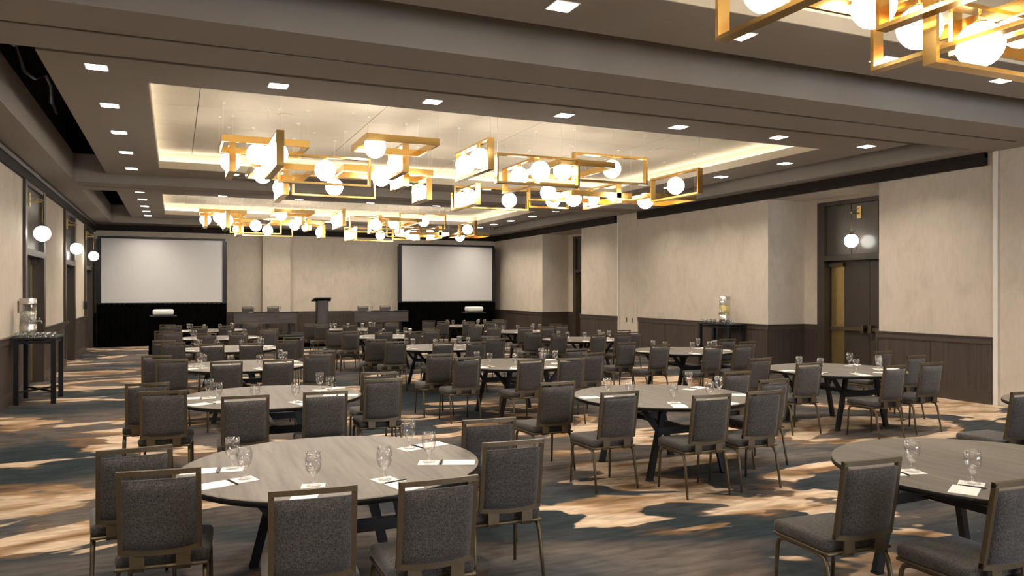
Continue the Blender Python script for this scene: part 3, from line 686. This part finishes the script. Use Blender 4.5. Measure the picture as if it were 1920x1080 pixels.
# ---------------------------------------------------------------- stage, head tables, lectern
ST = .38
stg = thing('stage', 'low black stage platform between the two screens', 'stage', (4.75, 27.1, 0))
obj('deck', B(-3.0, 3.0, -1.2, 1.15, .33, ST).mesh('deck', 'stage'), stg)
obj('skirt', B(-2.98, 2.98, -1.18, 1.13, 0, .33).mesh('skirt', 'drape'), stg)
def head_table(x0, x1, label):
    t = thing('head_table', label, 'table', ((x0+x1)/2, 27.0, ST), 0, 'head tables on the stage'); h = (x1-x0)/2
    obj('table_top', B(-h-.02, h+.02, -.23, .25, .725, .755).mesh('table_top', 'black'), t)
    obj('modesty_panel', B(-h, h, -.22, -.19, .37, .725).mesh('modesty_panel', 'greywood'), t)
    for sx in (-1, 1):
        m_ = MB().beam((sx*(h-.22), .02, .03), (sx*(h-.22), .02, .725), .07, .05).beam((sx*(h-.22), -.24, .02), (sx*(h-.22), .26, .02), .06, .04)
        obj('leg', m_.mesh('leg', 'black'), t)
head_table(1.80, 3.80, 'grey panelled head table on the stage left of the lectern')
head_table(5.74, 7.68, 'grey panelled head table on the stage right of the lectern')
for i, x in enumerate((2.31, 3.14, 6.27, 7.08)):
    s_ = ['left', 'right'][i % 2]; tb = ['left', 'right'][i//2]
    chair(x, 27.48, ST, pi, 'bronze framed chair behind the %s head table, %s of its pair' % (tb, s_), 'chairs behind the head tables')
    tag(obj('water_goblet', gob, None, (x+.12, 26.93, ST+.755)), 'water goblet on the %s head table, %s of its pair' % (tb, s_), 'glass', 'water goblets')
    tag(obj('notepad', pad_me, None, (x+.02, 26.9, ST+.755), pi/2), 'notepad on the %s head table, %s of its pair' % (tb, s_), 'notepad', 'white notepads')
lt = thing('lectern', 'tall grey wooden lectern with a slanted black top on the stage', 'lectern', (4.61, 26.6, ST))
obj('base', B(-.24, .24, -.2, .2, 0, .04).mesh('base', 'black'), lt)
obj('column', B(-.17, .17, -.12, .14, .04, 1.13).mesh('column', 'greywood_v'), lt)
obj('side_panel', B(-.195, -.17, -.13, .18, .04, 1.1).mesh('side_panel', 'black'), lt)
obj('side_panel', B(.17, .195, -.13, .18, .04, 1.1).mesh('side_panel', 'black'), lt)
m_ = MB().add([(-.27, -.2, 1.235), (.27, -.2, 1.235), (.33, .26, 1.13), (-.33, .26, 1.13), (-.27, -.2, 1.20), (.27, -.2, 1.20), (.33, .26, 1.10), (-.33, .26, 1.10)],
               [(0, 1, 2, 3), (7, 6, 5, 4), (0, 4, 5, 1), (1, 5, 6, 2), (2, 6, 7, 3), (3, 7, 4, 0)])
obj('reading_top', m_.mesh('reading_top', 'black'), lt)

# ---------------------------------------------------------------- projection screens
def screen(x0, x1, label):
    y = 28.4; z0, z1 = 1.40, 3.64
    t = thing('projection_screen', label, 'screen', ((x0+x1)/2, y, 0), 0, 'projection screens'); h = (x1-x0)/2; b = .10
    f = B(-h, h, -.03, .03, z1-b*.75, z1).box(-h, h, -.03, .03, z0, z0+.05).box(-h, -h+b, -.03, .03, z0+.05, z1-b*.75).box(h-b, h, -.03, .03, z0+.05, z1-b*.75)
    obj('screen_frame', f.mesh('screen_frame', 'black'), t)
    obj('screen_surface', B(-h+b, h-b, -.005, .01, z0+.05, z1-b*.75).mesh('screen_surface', 'screen'), t)
    # pleated black skirt
    n = 120; vs = []
    for i in range(n+1):
        x = -h-.02+(2*h+.04)*i/n; yy = -.05+.014*sin(i*1.35)+.008*sin(i*.41)
        vs += [(x, yy, .01), (x, yy*.6, z0+.02)]
    obj('skirt', MB().add(vs, [(2*i, 2*i+2, 2*i+3, 2*i+1) for i in range(n)], True).mesh('skirt', 'drape'), t)
    for sx in (-1, 1): obj('leg', B(sx*(h+.02)-.02, sx*(h+.02)+.02, .0, .05, 0, z1-.1).mesh('leg', 'black'), t)
screen(-2.28, 1.63, 'large white projection screen with a black skirt at far left')
screen(7.78, 11.68, 'large white projection screen with a black skirt near the right corner')
def projector(x, y, label, l2):
    t = thing('projector', label, 'projector', (x, y, 1.12), 0, 'projectors')
    obj('body', MB().rbox(0, 0, .1, .56, .4, .16, .05, 3).mesh('body', 'plastic'), t)
    obj('lens', MB().tube([(.12, .17, .1), (.12, .24, .1)], .05, 14).mesh('lens', 'black'), t)
    for sx in (-1, 1): obj('foot', B(sx*.2-.03, sx*.2+.03, -.1, .1, 0, .03).mesh('foot', 'black'), t)
    s = thing('projector_stand', l2, 'stand', (x, y, 0), 0, 'projector stands')
    obj('shelf', B(-.36, .36, -.26, .26, 1.09, 1.118).mesh('shelf', 'black'), s)
    n = 64; vs = []
    for i in range(n):
        a = 2*pi*i/n; q = 1+.035*sin(i*2.6); cx_, cy_ = cos(a), sin(a)
        k = 1/max(abs(cx_)/.35, abs(cy_)/.25)
        vs += [(cx_*k*q*1.08, cy_*k*q*1.08, .01), (cx_*k, cy_*k, 1.09)]
    obj('drape', MB().add(vs, [(2*i, 2*((i+1) % n), 2*((i+1) % n)+1, 2*i+1) for i in range(n)], True).mesh('drape', 'drape'), s)
projector(-.29, 24.75, 'white projector in front of the left screen', 'black draped projector stand in front of the left screen')
projector(9.44, 24.8, 'white projector in front of the right screen', 'black draped projector stand in front of the right screen')

# ---------------------------------------------------------------- water stations
tumbler = MB().lathe([(0, .003), (.030, .003), (.036, .085), (.0345, .085), (.0285, .008), (0, .008)], 14).mesh('tumbler', 'glass2')
def station(x, y, w, d, side, n1):
    t = thing('console_table', 'tall slim black serving table by the %s wall' % side, 'table', (x, y, 0))
    obj('table_top', B(-d/2, d/2, -w/2, w/2, 1.05, 1.08).mesh('table_top', 'black'), t)
    for sx in (-1, 1):
        for sy in (-1, 1):
            obj('leg', B(sx*(d/2-.05)-.035, sx*(d/2-.05)+.035, sy*(w/2-.05)-.035, sy*(w/2-.05)+.035, 0, 1.05).mesh('leg', 'black'), t)
    for sy in (-1, 1): obj('top_rail', B(-d/2+.06, d/2-.06, sy*(w/2-.05)-.015, sy*(w/2-.05)+.015, .98, 1.02).mesh('top_rail', 'black'), t)
    for sx in (-1, 1): obj('top_rail', B(sx*(d/2-.05)-.015, sx*(d/2-.05)+.015, -w/2+.06, w/2-.06, .98, 1.02).mesh('top_rail', 'black'), t)
    obj('cross_brace', MB().beam((-d/2+.05, -w/2+.05, .2), (d/2-.05, w/2-.05, .2), .03, .03).beam((-d/2+.05, w/2-.05, .2), (d/2-.05, -w/2+.05, .2), .03, .03).mesh('cross_brace', 'black'), t)
    dsp = thing('drink_dispenser', n1, 'dispenser', (x-(.17 if side == 'left' else 0), y+(.05 if side == 'left' else -.12), 1.08))
    R_ = .125
    obj('base', MB().lathe([(0, 0), (R_, 0), (R_, .2), (0, .2)], 24, smooth=True).mesh('base', 'steel'), dsp)
    obj('tank', MB().lathe([(R_*.97, .2), (R_*.97, .54), (R_*.94, .54), (R_*.94, .2)], 24).mesh('tank', 'glass'), dsp)
    obj('drink', MB().lathe([(0, .205), (R_*.9, .205), (R_*.9, .42), (0, .42)], 24).mesh('drink', 'marble' if side == 'left' else 'lemon'), dsp)
    obj('lid', MB().lathe([(R_, .54), (R_, .63), (0, .635)], 24).mesh('lid', 'steel'), dsp)
    sg = 1 if side == 'left' else -1
    tp = MB().tube([(sg*R_*.95, -.02, .25), (sg*(R_+.07), -.03, .25), (sg*(R_+.08), -.03, .21)], .012, 8).tube([(sg*(R_+.05), -.03, .26), (sg*(R_+.05), -.03, .31)], .008, 6)
    obj('tap', tp.mesh('tap', 'steel'), dsp)
    for i in range(2):
        for j in range(7):
            if side == 'left': xx, yy = x-d/2+.06+j*.083, y-w/2+.07+.10*i      # two lines across the near end
            else: xx, yy = x+sg*(.08+.10*i), y-w/2+.1+j*(w-.2)/6
            if (xx-dsp.location.x)**2+(yy-dsp.location.y)**2 < .2**2: continue
            tag(obj('tumbler', tumbler, None, (xx, yy, 1.08)), 'short clear tumbler, %s in the %s line on the %s serving table' % (ordn[j], (['front', 'rear'] if side == 'left' else ['inner', 'outer'])[i], side), 'glass', 'tumblers at the water stations')
station(-2.06, 14.95, 1.0, .62, 'left', 'clear drink dispenser with pale fruit on the left serving table')
station(11.78, 14.62, 1.15, .5, 'right', 'clear drink dispenser with lemon slices on the right serving table')
# small things on the left wall
wp = thing('wall_phone', 'black wall phone beside the farthest left door', 'phone', (XL+.03, 25.7, 1.42))
obj('cradle', B(0, .05, -.06, .06, -.12, .12).mesh('cradle', 'black'), wp); obj('handset', MB().rbox(.075, 0, 0, .04, .055, .22, .015, 2).mesh('handset', 'black'), wp)
tag(obj('wall_plate_switch', B(XL, XL+.02, 15.5, 15.58, 1.46, 1.66).mesh('wall_plate_switch', 'bronze')), 'bronze switch plate on the left wall above the serving table', 'switch plate')
